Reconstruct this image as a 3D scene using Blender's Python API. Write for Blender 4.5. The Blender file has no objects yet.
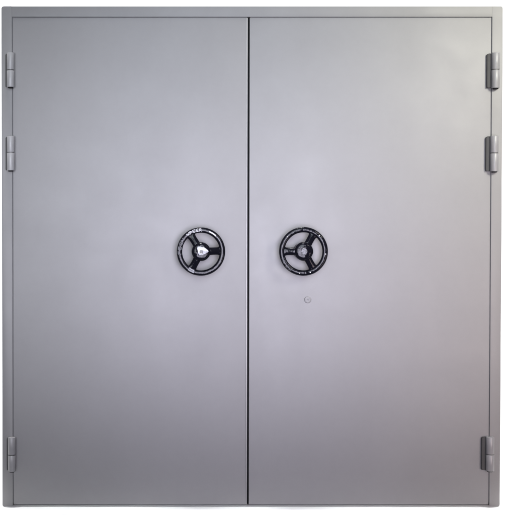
import bpy, bmesh, math, random
from mathutils import Vector, Matrix, noise

# ------------------------------------------------------------------ camera, light, exposure
scene = bpy.context.scene
S = 0.005                                   # metres per photograph pixel on the door face
CAM_X, CAM_Y, CAM_Z, PITCH = -0.60, -6.0, 1.377, math.radians(1.19)
VIEW_W = 506 * S
cam_data = bpy.data.cameras.new("camera")
cam = bpy.data.objects.new("camera", cam_data)
scene.collection.objects.link(cam)
cam.location = (CAM_X, CAM_Y, CAM_Z)
cam.rotation_euler = (math.radians(90) - PITCH, 0, 0)
cam_data.sensor_fit = 'HORIZONTAL'
cam_data.sensor_width = 36
cam_data.lens = 36 * 6.0 / VIEW_W
cam_data.shift_x = (0.01 - CAM_X) / VIEW_W
cam_data.clip_end = 200
scene.camera = cam

world = bpy.data.worlds.new("World")
scene.world = world
world.use_nodes = True
wbg = world.node_tree.nodes["Background"]
wbg.inputs[0].default_value = (1.0, 0.93, 0.97, 1)
wbg.inputs[1].default_value = 0.11


def area(name, loc, target, sx, sy, power, col, spread=180):
    l = bpy.data.lights.new(name, 'AREA')
    l.shape = 'RECTANGLE'
    l.size, l.size_y, l.energy, l.color = sx, sy, power, col
    l.spread = math.radians(spread)
    o = bpy.data.objects.new(name, l)
    o.location = loc
    o.rotation_euler = (Vector(target) - Vector(loc)).to_track_quat('-Z', 'Y').to_euler()
    scene.collection.objects.link(o)
    return o


# warm softbox high right; added for their light: fills left, front, high, low, a top strip for the stage,
# two strips behind the door for the white backdrop
area("left_fill", (-2.2, -4.6, 1.6), (-1.54, 0, 1.48), 2, 2, 11.7, (0.889, 0.923, 1.000), 45)
area("high_fill", (0, -4.6, 3.2), (0, 0, 2.44), 2, 2, 10.7, (0.813, 0.907, 1.000), 45)
area("front_fill", (0.1, -3.4, 1.1), (0.07, 0, 1.18), 1.4, 1.4, 14.8, (0.851, 0.824, 1.000), 55)
area("low_right_fill", (2.6, -3.4, 0.3), (1.82, 0, 0.7), 1.4, 1.4, 11.5, (1.000, 0.835, 0.826), 55)
area("right_softbox", (2.6, -3.4, 3.2), (1.82, 0, 2.44), 0.9, 0.9, 23.9, (1.000, 0.984, 0.859), 60)
area("top_strip", (0, -0.30, 4.6), (0, -0.22, 0), 4.4, 0.25, 10.5, (1, 1, 1), 18)
area("backdrop_strip_a", (-2.2, 0.9, 5.0), (-1.2, 3.4, 1.2), 2.5, 0.8, 250, (1, 1, 1))
area("backdrop_strip_b", (2.2, 0.9, 5.0), (1.2, 3.4, 1.2), 2.5, 0.8, 250, (1, 1, 1))

scene.view_settings.view_transform = 'Standard'
scene.view_settings.look = 'None'
scene.view_settings.exposure = 0
scene.view_settings.gamma = 1
scene.render.film_transparent = False


# ------------------------------------------------------------------ helpers
def P(px, py, y=0.0):
    """point of the place seen at a photograph pixel, y metres in front (-) of the door face"""
    x0, z0 = (px - 251) * S, (508.2 - py) * S
    k = (y - CAM_Y) / -CAM_Y
    return Vector((CAM_X + (x0 - CAM_X) * k, y, CAM_Z + (z0 - CAM_Z) * k))


def obj(name, bm, mat, parent=None, smooth=True, angle=35, loc=None):
    me = bpy.data.meshes.new(name)
    bmesh.ops.recalc_face_normals(bm, faces=bm.faces)
    bm.to_mesh(me)
    bm.free()
    me.materials.append(mat)
    o = bpy.data.objects.new(name, me)
    scene.collection.objects.link(o)
    if smooth:
        for p in me.polygons:
            p.use_smooth = True
        try:
            me.set_sharp_from_angle(angle=math.radians(angle))
        except Exception:
            pass
    if parent:
        o.parent = parent
    if loc is not None:
        o.location = loc
    return o


def box(bm, x0, x1, y0, y1, z0, z1, bev=0.0, seg=3):
    r = bmesh.ops.create_cube(bm, size=1)
    vs = r['verts']
    for v in vs:
        v.co = Vector((x0 + (v.co.x + .5) * (x1 - x0), y0 + (v.co.y + .5) * (y1 - y0), z0 + (v.co.z + .5) * (z1 - z0)))
    if bev:
        es = list({e for v in vs for e in v.link_edges})
        bmesh.ops.bevel(bm, geom=es, offset=bev, segments=seg, profile=0.5, affect='EDGES')


def lathe(bm, prof, n=48, M=Matrix.Identity(4), closed=False):
    """prof: (r, h) pairs, turned about the local Z axis"""
    rings = []
    for r, h in prof:
        if r < 1e-6:
            rings.append([bm.verts.new(M @ Vector((0, 0, h)))])
        else:
            rings.append([bm.verts.new(M @ Vector((r * math.cos(2 * math.pi * i / n), r * math.sin(2 * math.pi * i / n), h))) for i in range(n)])
    seq = list(zip(rings, rings[1:])) + ([(rings[-1], rings[0])] if closed else [])
    for a, b in seq:
        for i in range(n):
            j = (i + 1) % n
            if len(a) == 1 and len(b) == 1:
                continue
            if len(a) == 1:
                bm.faces.new((a[0], b[i], b[j]))
            elif len(b) == 1:
                bm.faces.new((a[i], a[j], b[0]))
            else:
                bm.faces.new((a[i], a[j], b[j], b[i]))


def prism(bm, pts, z0, z1, M=Matrix.Identity(4), bev=0.0, seg=2):
    """outline pts in local XY pulled from z0 to z1 along local Z"""
    lo = [bm.verts.new(M @ Vector((x, y, z0))) for x, y in pts]
    hi = [bm.verts.new(M @ Vector((x, y, z1))) for x, y in pts]
    n = len(pts)
    bm.faces.new(lo[::-1])
    top = bm.faces.new(hi)
    for i in range(n):
        bm.faces.new((lo[i], lo[(i + 1) % n], hi[(i + 1) % n], hi[i]))
    if bev:
        bmesh.ops.bevel(bm, geom=list(top.edges), offset=bev, segments=seg, profile=0.5, affect='EDGES')


# ------------------------------------------------------------------ materials
def mat(name, col, rough, metallic=0.0, spec=0.5):
    m = bpy.data.materials.new(name)
    m.use_nodes = True
    b = m.node_tree.nodes["Principled BSDF"]
    b.inputs["Base Color"].default_value = (*col, 1)
    b.inputs["Roughness"].default_value = rough
    b.inputs["Metallic"].default_value = metallic
    b.inputs["Specular IOR Level"].default_value = spec
    return m, m.node_tree, b


def noise_tex(nt, scale, detail=3, rough=0.5, coord=None, stretch=None):
    n = nt.nodes.new("ShaderNodeTexNoise")
    n.inputs["Scale"].default_value = scale
    n.inputs["Detail"].default_value = detail
    n.inputs["Roughness"].default_value = rough
    if coord:
        src = coord
        if stretch:
            mp = nt.nodes.new("ShaderNodeMapping")
            mp.inputs["Scale"].default_value = stretch
            nt.links.new(src, mp.inputs["Vector"])
            src = mp.outputs["Vector"]
        nt.links.new(src, n.inputs["Vector"])
    return n


def ramp_range(nt, src, lo, hi, f0=0.3, f1=0.7):
    r = nt.nodes.new("ShaderNodeMapRange")
    r.inputs["From Min"].default_value = f0
    r.inputs["From Max"].default_value = f1
    r.inputs["To Min"].default_value = lo
    r.inputs["To Max"].default_value = hi
    nt.links.new(src, r.inputs["Value"])
    return r.outputs["Result"]


def paint(name, base, rough=0.50, var=0.035, peel=0.06):
    """sprayed grey enamel: faint tone drift, orange peel, slightly wavy sheet"""
    m, nt, b = mat(name, base, rough, 0.0, 0.5)
    tc = nt.nodes.new("ShaderNodeTexCoord").outputs["Object"]
    drift = noise_tex(nt, 2.3, 4, 0.55, tc, (1.0, 1.0, 0.55))
    fine = noise_tex(nt, 26, 4, 0.6, tc)
    hsv = nt.nodes.new("ShaderNodeHueSaturation")
    hsv.inputs["Color"].default_value = (*base, 1)
    add = nt.nodes.new("ShaderNodeMath")
    add.operation = 'ADD'
    nt.links.new(ramp_range(nt, drift.outputs["Fac"], 0.5 - var, 0.5 + var), add.inputs[0])
    nt.links.new(ramp_range(nt, fine.outputs["Fac"], 0.5 - var * .4, 0.5 + var * .4), add.inputs[1])
    nt.links.new(add.outputs[0], hsv.inputs["Value"])
    nt.links.new(hsv.outputs["Color"], b.inputs["Base Color"])
    rn = noise_tex(nt, 5.5, 5, 0.6, tc)
    nt.links.new(ramp_range(nt, rn.outputs["Fac"], rough - .04, rough + .05), b.inputs["Roughness"])
    wave = noise_tex(nt, 1.6, 1, 0.4, tc)
    pe = noise_tex(nt, 420, 2, 0.5, tc)
    b1 = nt.nodes.new("ShaderNodeBump")
    b1.inputs["Strength"].default_value = 0.025
    b1.inputs["Distance"].default_value = 0.012
    nt.links.new(wave.outputs["Fac"], b1.inputs["Height"])
    b2 = nt.nodes.new("ShaderNodeBump")
    b2.inputs["Strength"].default_value = peel
    b2.inputs["Distance"].default_value = 0.0012
    nt.links.new(pe.outputs["Fac"], b2.inputs["Height"])
    nt.links.new(b1.outputs["Normal"], b2.inputs["Normal"])
    nt.links.new(b2.outputs["Normal"], b.inputs["Normal"])
    return m


GREY = (0.252, 0.247, 0.250)
M_leaf = paint("grey_leaf_enamel", GREY)
M_frame = paint("grey_frame_enamel", (0.238, 0.234, 0.235), 0.50)
M_hinge = paint("grey_hinge_enamel", (0.27, 0.266, 0.272), 0.33, 0.05, 0.12)
M_zinc = paint("pale_hinge_enamel", (0.36, 0.356, 0.360), 0.30, 0.07, 0.15)
M_gasket = mat("grey_rubber_gasket", (0.17, 0.17, 0.175), 0.8)[0]
M_dark = mat("unlit_joint_steel", (0.010, 0.010, 0.011), 0.8, 0, 0.2)[0]
M_edge_highlight = paint("edge_highlight_enamel", (0.33, 0.327, 0.33), 0.22, 0.03, 0.02)  # edge highlight put into a paler colour
M_washer = mat("oiled_washer_steel", (0.09, 0.088, 0.085), 0.5, 0.6)[0]
M_hinge_shade = paint("hinge_shade_dark", (0.045, 0.044, 0.045), 0.7, 0.06, 0.15)  # dark plate colour stands in for shade beside the hinge barrels


def enamel_black():
    m, nt, b = mat("black_cast_enamel", (0.005, 0.005, 0.008), 0.08, 0.0, 0.17)
    tc = nt.nodes.new("ShaderNodeTexCoord").outputs["Object"]
    n = noise_tex(nt, 60, 4, 0.6, tc)
    nt.links.new(ramp_range(nt, n.outputs["Fac"], 0.05, 0.13), b.inputs["Roughness"])
    lump = noise_tex(nt, 34, 2, 0.5, tc)
    bu = nt.nodes.new("ShaderNodeBump")
    bu.inputs["Strength"].default_value = 0.42
    bu.inputs["Distance"].default_value = 0.006
    nt.links.new(lump.outputs["Fac"], bu.inputs["Height"])
    nt.links.new(bu.outputs["Normal"], b.inputs["Normal"])
    return m


M_black = enamel_black()


def worn_metal(name, col, rough):
    m, nt, b = mat(name, col, rough, 1.0)
    tc = nt.nodes.new("ShaderNodeTexCoord").outputs["Object"]
    n = noise_tex(nt, 90, 5, 0.65, tc)
    nt.links.new(ramp_range(nt, n.outputs["Fac"], rough - .1, rough + .2), b.inputs["Roughness"])
    bu = nt.nodes.new("ShaderNodeBump")
    bu.inputs["Strength"].default_value = 0.35
    bu.inputs["Distance"].default_value = 0.002
    nt.links.new(n.outputs["Fac"], bu.inputs["Height"])
    nt.links.new(bu.outputs["Normal"], b.inputs["Normal"])
    return m


M_chrome = worn_metal("polished_cap_steel", (0.14, 0.142, 0.147), 0.28)
M_rivet = mat("rivet_steel", (0.6, 0.6, 0.62), 0.3, 1.0)[0]
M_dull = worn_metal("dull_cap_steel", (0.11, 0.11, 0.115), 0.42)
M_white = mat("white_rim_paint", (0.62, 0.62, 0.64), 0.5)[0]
M_greymark = mat("worn_grey_rim_paint_and_highlight", (0.17, 0.17, 0.19), 0.6)[0]
M_dimmark = mat("dim_grey_rim_paint", (0.07, 0.07, 0.08), 0.6)[0]
M_added_floor = paint("low_bounce_floor", (0.05, 0.05, 0.052), 0.6)
M_backdrop = mat("added_backdrop_white", (0.9, 0.9, 0.9), 0.9, 0, 0.1)[0]

# ------------------------------------------------------------------ setting: added white stage sweeping up into a backdrop, added dark floor limiting bounce
bm = bmesh.new()
prof = [(-0.172, -0.12), (-0.172, -0.006), (-0.1705, -0.0018), (-0.166, 0.0), (1.6, 0.0)]
R = 1.6
for i in range(1, 13):
    a = i / 12 * math.pi / 2
    prof.append((1.6 + R * math.sin(a), R - R * math.cos(a)))
prof.append((3.2, 7.0))
rows = [[bm.verts.new((x, y, z)) for x in (-7, 7)] for y, z in prof]
for a, b in zip(rows, rows[1:]):
    bm.faces.new((a[0], a[1], b[1], b[0]))
o = obj("backdrop", bm, M_backdrop, smooth=True, angle=60)
o["kind"] = "structure"
bm = bmesh.new()
vs = [bm.verts.new(p) for p in ((-15, -15, -.12), (15, -15, -.12), (15, -.15, -.12), (-15, -.15, -.12))]
bm.faces.new(vs)
o = obj("added_floor", bm, M_added_floor, smooth=False)
o["kind"] = "structure"

# ------------------------------------------------------------------ the door
door = bpy.data.objects.new("double_door", None)
door.empty_display_size = 0.2
scene.collection.objects.link(door)
door["label"] = "grey steel double door with two black handwheels and six barrel hinges on white ground"
door["category"] = "door"
door["kind"] = "thing"

X = lambda px: (px - 251) * S
Z = lambda py: (508.2 - py) * S
XL, XR = X(1.9), X(501.4)                # outer faces of the frame
GL, GR = X(12.7), X(490.5)               # gaps between frame and leaves
GC = X(248.4)                            # gap between the leaves
ZT, ZG, ZS = Z(7.3), Z(18.4), Z(506.3)   # top, gap under the head, gap over the sill
DEP = 0.13


def post(x0, x1, inner):
    bm = bmesh.new()
    # front flange with rounded outer corners
    r, n = 0.012, 6
    out = []
    corners = [(x0, 0.0, 1, 1), (x1, 0.0, -1, 1), (x1, ZT, -1, -1), (x0, ZT, 1, -1)]
    outer_right = inner < (x0 + x1) / 2
    for cx, cz, sx, sz in corners:
        is_outer = (cx == x1) == outer_right
        rr = r if is_outer else 0.0015
        ox, oz = cx + sx * rr, cz + sz * rr
        a0 = math.atan2(-sz, -sx)
        arc = [a0 - math.pi / 4 + k / n * math.pi / 2 for k in range(n + 1)]
        for a in arc:
            out.append((ox + rr * math.cos(a) * 1.0, oz + rr * math.sin(a)))
    # order around the outline
    cx, cz = (x0 + x1) / 2, ZT / 2
    M = Matrix(((1, 0, 0, 0), (0, 0, -1, 0), (0, 1, 0, 0), (0, 0, 0, 1)))   # local XY -> XZ, local Z -> -Y
    prism(bm, out, -DEP, 0.0, M, 0.0010, 3)
    return obj("side_post", bm, M_frame, door)


G = 0.0022                                # half a gap
post(XL, GL - G, GL)
post(GR + G, XR, GR)
bm = bmesh.new()
box(bm, GL - G + .0004, GR + G - .0004, -0.0006, DEP - .002, ZG + G, ZT - .0008, 0.0007)
obj("head_rail", bm, M_frame, door)
bm = bmesh.new()
box(bm, GL - G + .0004, GR + G - .0004, -0.0002, DEP - .002, 0.0, ZS - G * .6, 0.0012)
obj("sill_rail", bm, M_frame, door)
# rebate and gasket behind the gaps
bm = bmesh.new()
for x in (GL, GR):
    box(bm, x - .012, x + .012, 0.0072, 0.03, 0.02, ZT - .02)
for x0, x1 in ((GL + .013, GC - .007), (GC + .007, GR - .013)):
    box(bm, x0, x1, 0.0072, 0.03, ZG - .012, ZG + .012)
    box(bm, x0, x1, 0.0072, 0.03, ZS - .008, ZS + .010)
obj("gasket", bm, M_gasket, door, smooth=False)


def leaf(x0, x1):
    bm = bmesh.new()
    box(bm, x0, x1, 0.0018, 0.0066, ZS + G * .6, ZG - G, 0.0021, 4)      # face sheet with folded edges
    box(bm, x0 + .0125, x1 - .0125 if x1 < 0 or x1 > 1 else x1, 0.0069, 0.07, ZS + .012, ZG - .0135)   # core
    return obj("door_leaf", bm, M_leaf, door)


leaf_l = leaf(GL + G, GC - .0113)
leaf_r = leaf(GC + .0043, GR - G)
bm = bmesh.new()
box(bm, GC - .016, GC + .016, 0.028, 0.060, 0.004, ZG + .008)
obj("meeting_stile", bm, M_dark, door, smooth=False)
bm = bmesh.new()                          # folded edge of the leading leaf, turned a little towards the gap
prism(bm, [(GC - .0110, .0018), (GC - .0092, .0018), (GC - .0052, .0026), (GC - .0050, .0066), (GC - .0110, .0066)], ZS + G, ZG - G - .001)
obj("edge_highlight_strip", bm, M_edge_highlight, leaf_l, smooth=False)

# hinges -----------------------------------------------------------------
def knuckle(r, h):
    bm = bmesh.new()
    c = .0018
    lathe(bm, [(0, 0), (r - c, 0), (r - c * .3, c * .3), (r, c), (r, h - c), (r - c * .3, h - c * .3), (r - c, h), (0, h)], 40)
    return bm


def hinge(px, y_top, y_gap, y_bot, r, shade_w, shell):
    """barrel hinge; a dark plate standing in for its cast shade reaches `shade_w` metres left of the pin"""
    cy = -0.020
    c = P(px, y_bot, cy)
    h = P(px, y_top, cy).z - c.z
    hg = P(px, y_gap, cy).z - c.z
    # thick dark plate in place of the barrel's shadow, bevelled towards its free edge
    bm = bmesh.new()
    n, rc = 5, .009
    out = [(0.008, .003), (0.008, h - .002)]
    out += [(-shade_w + rc - rc * math.sin(k / n * math.pi / 2), h - .002 - rc + rc * math.cos(k / n * math.pi / 2)) for k in range(n + 1)]
    out += [(-shade_w + .003 - .003 * math.cos(k / n * math.pi / 2), .006 - .003 * math.sin(k / n * math.pi / 2)) for k in range(n + 1)]
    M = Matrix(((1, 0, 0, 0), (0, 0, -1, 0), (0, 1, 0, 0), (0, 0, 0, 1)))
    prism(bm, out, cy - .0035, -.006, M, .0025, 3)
    o = obj("hinge_and_shade_plate", bm, M_hinge_shade, door, loc=c)
    obj("knuckle", knuckle(r, hg - .0016), shell, o)
    obj("knuckle", knuckle(r * .985, h - hg - .0016), shell, o, loc=(0, 0, hg + .0016))
    bm = bmesh.new()
    lathe(bm, [(0, 0), (r * .88, 0), (r * .88, .0036), (0, .0036)], 32)
    obj("washer", bm, M_washer, o, loc=(0, 0, hg - .0018))
    bm = bmesh.new()
    lathe(bm, [(0, 0), (r * .62, 0), (r * .7, .002), (r * .7, .006), (0, .006)], 32)
    obj("pin", bm, M_dark, o, loc=(0, 0, -.0048))
    return o


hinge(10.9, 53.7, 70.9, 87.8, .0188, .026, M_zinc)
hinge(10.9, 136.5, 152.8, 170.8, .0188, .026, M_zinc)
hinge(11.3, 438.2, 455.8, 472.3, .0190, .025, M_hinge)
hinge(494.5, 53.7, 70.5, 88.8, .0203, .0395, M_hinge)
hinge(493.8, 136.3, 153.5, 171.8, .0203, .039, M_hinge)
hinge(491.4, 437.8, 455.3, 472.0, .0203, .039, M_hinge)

# key cover ---------------------------------------------------------------
bm = bmesh.new()
T = Matrix.Rotation(math.radians(90), 4, 'X')        # local Z -> -Y (towards the camera)
lathe(bm, [(0, 0), (.0175, 0), (.0175, .0035), (.0165, .0058), (.0135, .0075), (.0105, .0078), (.0095, .0068), (.004, .0066), (.0036, .0045), (0, .0045)], 40)
o = obj("keyhole_cover", bm, M_leaf, door, loc=P(307.9, 300.0, 0.0022))
o.rotation_euler = (math.radians(90), 0, 0)
bm = bmesh.new()
prism(bm, [(.0026 * math.cos(k / 16 * 2 * math.pi), .0026 * math.sin(k / 16 * 2 * math.pi)) for k in range(16)], .0040, .0060)
obj("pivot", bm, M_gasket, o)

# handwheels --------------------------------------------------------------
GLYPH = {  # strokes on a 0..1 x 0..1 cell
    'F': [((0, 0), (0, 1)), ((0, 1), (.8, 1)), ((0, .55), (.6, .55))],
    'E': [((0, 0), (0, 1)), ((0, 1), (.8, 1)), ((0, .52), (.6, .52)), ((0, 0), (.8, 0))],
    'C': [((.85, .9), (.4, 1)), ((.4, 1), (0, .6)), ((0, .6), (0, .4)), ((0, .4), (.4, 0)), ((.4, 0), (.85, .1))],
    'N': [((0, 0), (0, 1)), ((0, 1), (.85, 0)), ((.85, 0), (.85, 1))],
    'W': [((0, 1), (.2, 0)), ((.2, 0), (.45, .8)), ((.45, .8), (.7, 0)), ((.7, 0), (.95, 1))],
    'P': [((0, 0), (0, 1)), ((0, 1), (.7, .95)), ((.7, .95), (.75, .6)), ((.75, .6), (0, .48))],
    'R': [((0, 0), (0, 1)), ((0, 1), (.7, .95)), ((.7, .95), (.72, .6)), ((.72, .6), (0, .48)), ((.3, .48), (.8, 0))],
    'I': [((.4, 0), (.4, 1))],
}


def stroke(bm, a, b, w, z0, z1):
    a, b = Vector(a), Vector(b)
    d = (b - a).normalized()
    n = Vector((-d.y, d.x)) * w / 2
    a, b = a - d * w * .4, b + d * w * .4
    pts = [a - n, b - n, b + n, a + n]
    prism(bm, [(p.x, p.y) for p in pts], z0, z1)


def arc_word(bm, word, a0, a1, r0, r1, w, z):
    """letters from angle a0 to a1 (degrees, clockwise), feet towards the centre"""
    n = len(word)
    step = (a1 - a0) / n
    for i, ch in enumerate(word):
        for (x1, y1), (x2, y2) in GLYPH[ch]:
            q = []
            for x, y in ((x1, y1), (x2, y2)):
                a = math.radians(a0 + step * (i + .1 + .8 * x))
                rr = r0 + (r1 - r0) * y
                q.append((rr * math.cos(a), rr * math.sin(a)))
            stroke(bm, q[0], q[1], w, z - .0012, z + .0006)


def arc_bar(bm, a0, a1, r0, r1, z, t=.0007, n=10):
    out = [(r1 * math.cos(math.radians(a0 + (a1 - a0) * k / n)), r1 * math.sin(math.radians(a0 + (a1 - a0) * k / n))) for k in range(n + 1)]
    inn = [(r0 * math.cos(math.radians(a0 + (a1 - a0) * k / n)), r0 * math.sin(math.radians(a0 + (a1 - a0) * k / n))) for k in range(n, -1, -1)]
    prism(bm, out + inn, z - .0012, z + t)


def handwheel(px, py, spokes, R_out):
    ring_y = -0.085
    base = P(px, py, ring_y)
    Ro, Ri = R_out, R_out * 0.775
    bm = bmesh.new()
    mid, hw, hh = (Ro + Ri) / 2, (Ro - Ri) / 2, 0.0115
    prof = []
    for k in range(28):                                 # squarish rounded section
        a = 2 * math.pi * k / 28
        c, s = math.cos(a), math.sin(a)
        e = 0.78
        prof.append((mid + hw * math.copysign(abs(c) ** e, c), hh * math.copysign(abs(s) ** e, s)))
    lathe(bm, prof, 96, closed=True)
    w = obj("handwheel", bm, M_black, door, angle=50, loc=base)
    w.rotation_euler = (math.radians(90), 0, 0)
    for a in spokes:
        bm = bmesh.new()
        rows = []
        N = 16
        for i in range(N + 1):
            t = i / N
            rr = .030 + (Ri + .004 - .030) * t
            half = .0185 + .0030 * (abs(2 * t - 1) ** 3) + (.009 * max(0, (t - .78) / .22) ** 2)
            z = .010 * (1 - t) - .001
            hgt = .0105 - .002 * t
            row = []
            for k in range(14):
                b = 2 * math.pi * k / 14
                c, s = math.cos(b), math.sin(b)
                row.append(bm.verts.new((rr, half * math.copysign(abs(c) ** .95, c), z + hgt * math.copysign(abs(s) ** 1.0, s))))
            rows.append(row)
        for p, q in zip(rows, rows[1:]):
            for k in range(14):
                bm.faces.new((p[k], p[(k + 1) % 14], q[(k + 1) % 14], q[k]))
        bm.faces.new(rows[0])
        bm.faces.new(rows[-1][::-1])
        s = obj("spoke", bm, M_black, w, angle=60)
        s.rotation_euler = (0, 0, math.radians(a))
    bm = bmesh.new()
    lathe(bm, [(0, -.020), (.030, -.020), (.044, -.012), (.0465, -.004), (.0465, .010), (.0445, .017), (.038, .0225), (.036, .0235), (.030, .0245), (.015, .026), (0, .0265)], 56)
    obj("hub", bm, M_black, w, angle=40)
    bm = bmesh.new()
    lathe(bm, [(0, -.021), (.020, -.021), (.020, -.070), (.036, -.072), (.040, -.078), (.040, -.0865), (0, -.0865)], 40)
    obj("shaft", bm, M_black, w, angle=40)
    return w, Ro, Ri, hh


def rim_mark(w, fill, m):
    bm = bmesh.new()
    fill(bm)
    return obj("lettering", bm, m, w, smooth=False)


wl, Ro, Ri, hh = handwheel(201.0, 251.8, (2, 122, 242), 0.1195)
rm = (Ro + Ri) / 2
r0, r1 = Ri + .007, Ro - .006
rim_mark(wl, lambda bm: arc_word(bm, "FECN", 188, 142, r0, r1, .0026, hh - .0002), M_greymark)


def white_marks(bm):
    arc_word(bm, "WPEER", 131, 87, r0 + .001, r1 - .001, .0027, hh - .0002)


rim_mark(wl, white_marks, M_white)
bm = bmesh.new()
arc_bar(bm, 69, 47, rm - .003, rm + .003, hh - .0002)  # white bar along the rim
obj("rim_bar", bm, M_white, wl, smooth=False)
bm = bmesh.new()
arc_bar(bm, 41, 27, rm - .002, rm + .0015, hh - .0002)  # grey bar: a rim highlight painted on
obj("rim_bar", bm, M_greymark, wl, smooth=False)
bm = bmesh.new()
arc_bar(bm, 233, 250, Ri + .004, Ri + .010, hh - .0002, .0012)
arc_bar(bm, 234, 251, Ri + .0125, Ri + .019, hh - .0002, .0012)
obj("rim_patch", bm, M_dull, wl, smooth=False)  # short dull-metal bars on the rim
bm = bmesh.new()
tri = [(43, 3), (36, 10), (27, 19), (15, 27), (5, 28), (-5, 27), (-16, 29), (-22, 30), (-25, 26), (-24, 20), (-20, 5), (-18, -8), (-16, -18), (-12, -22), (-4, -22), (10, -19), (22, -14), (34, -6), (41, -1)]
prism(bm, [(x * .00086, y * .00086) for x, y in tri], .022, .0300, Matrix.Identity(4), .0016, 3)
cp = obj("hub_cap", bm, M_chrome, wl, angle=30)
bm = bmesh.new()
lathe(bm, [(0, .030), (.0095, .030), (.0095, .0335), (.0078, .0350), (.0050, .0350), (.0042, .0325), (0, .0325)], 6)
obj("nut", bm, worn_metal("nut_steel", (0.07, 0.07, 0.068), 0.35), wl, smooth=False)

wr, Ro, Ri, hh = handwheel(303.5, 251.6, (180, 60, 300), 0.1205)
rm = (Ro + Ri) / 2
rim_mark(wr, lambda bm: arc_word(bm, "FECN", 236, 196, Ri + .007, Ro - .006, .0022, hh - .0002), M_dimmark)
for a in (139, 45.5, -7, -72.7, -100.6):
    bm = bmesh.new()
    lathe(bm, [(0, .0026), (.0016, .0024), (.0028, .0012), (.0031, -.001), (0, -.001)], 16)
    rr = Ro * .90
    obj("rivet", bm, M_rivet, wr, loc=(rr * math.cos(math.radians(a)), rr * math.sin(math.radians(a)), hh - .0006))
bm = bmesh.new()
lathe(bm, [(0, .0240), (.0155, .0240), (.0160, .0285), (.0145, .0302), (.0105, .0302), (.0095, .0290), (.0050, .0290), (.0042, .0312), (0, .0312)], 32)
obj("hub_cap", bm, M_dull, wr, angle=30)
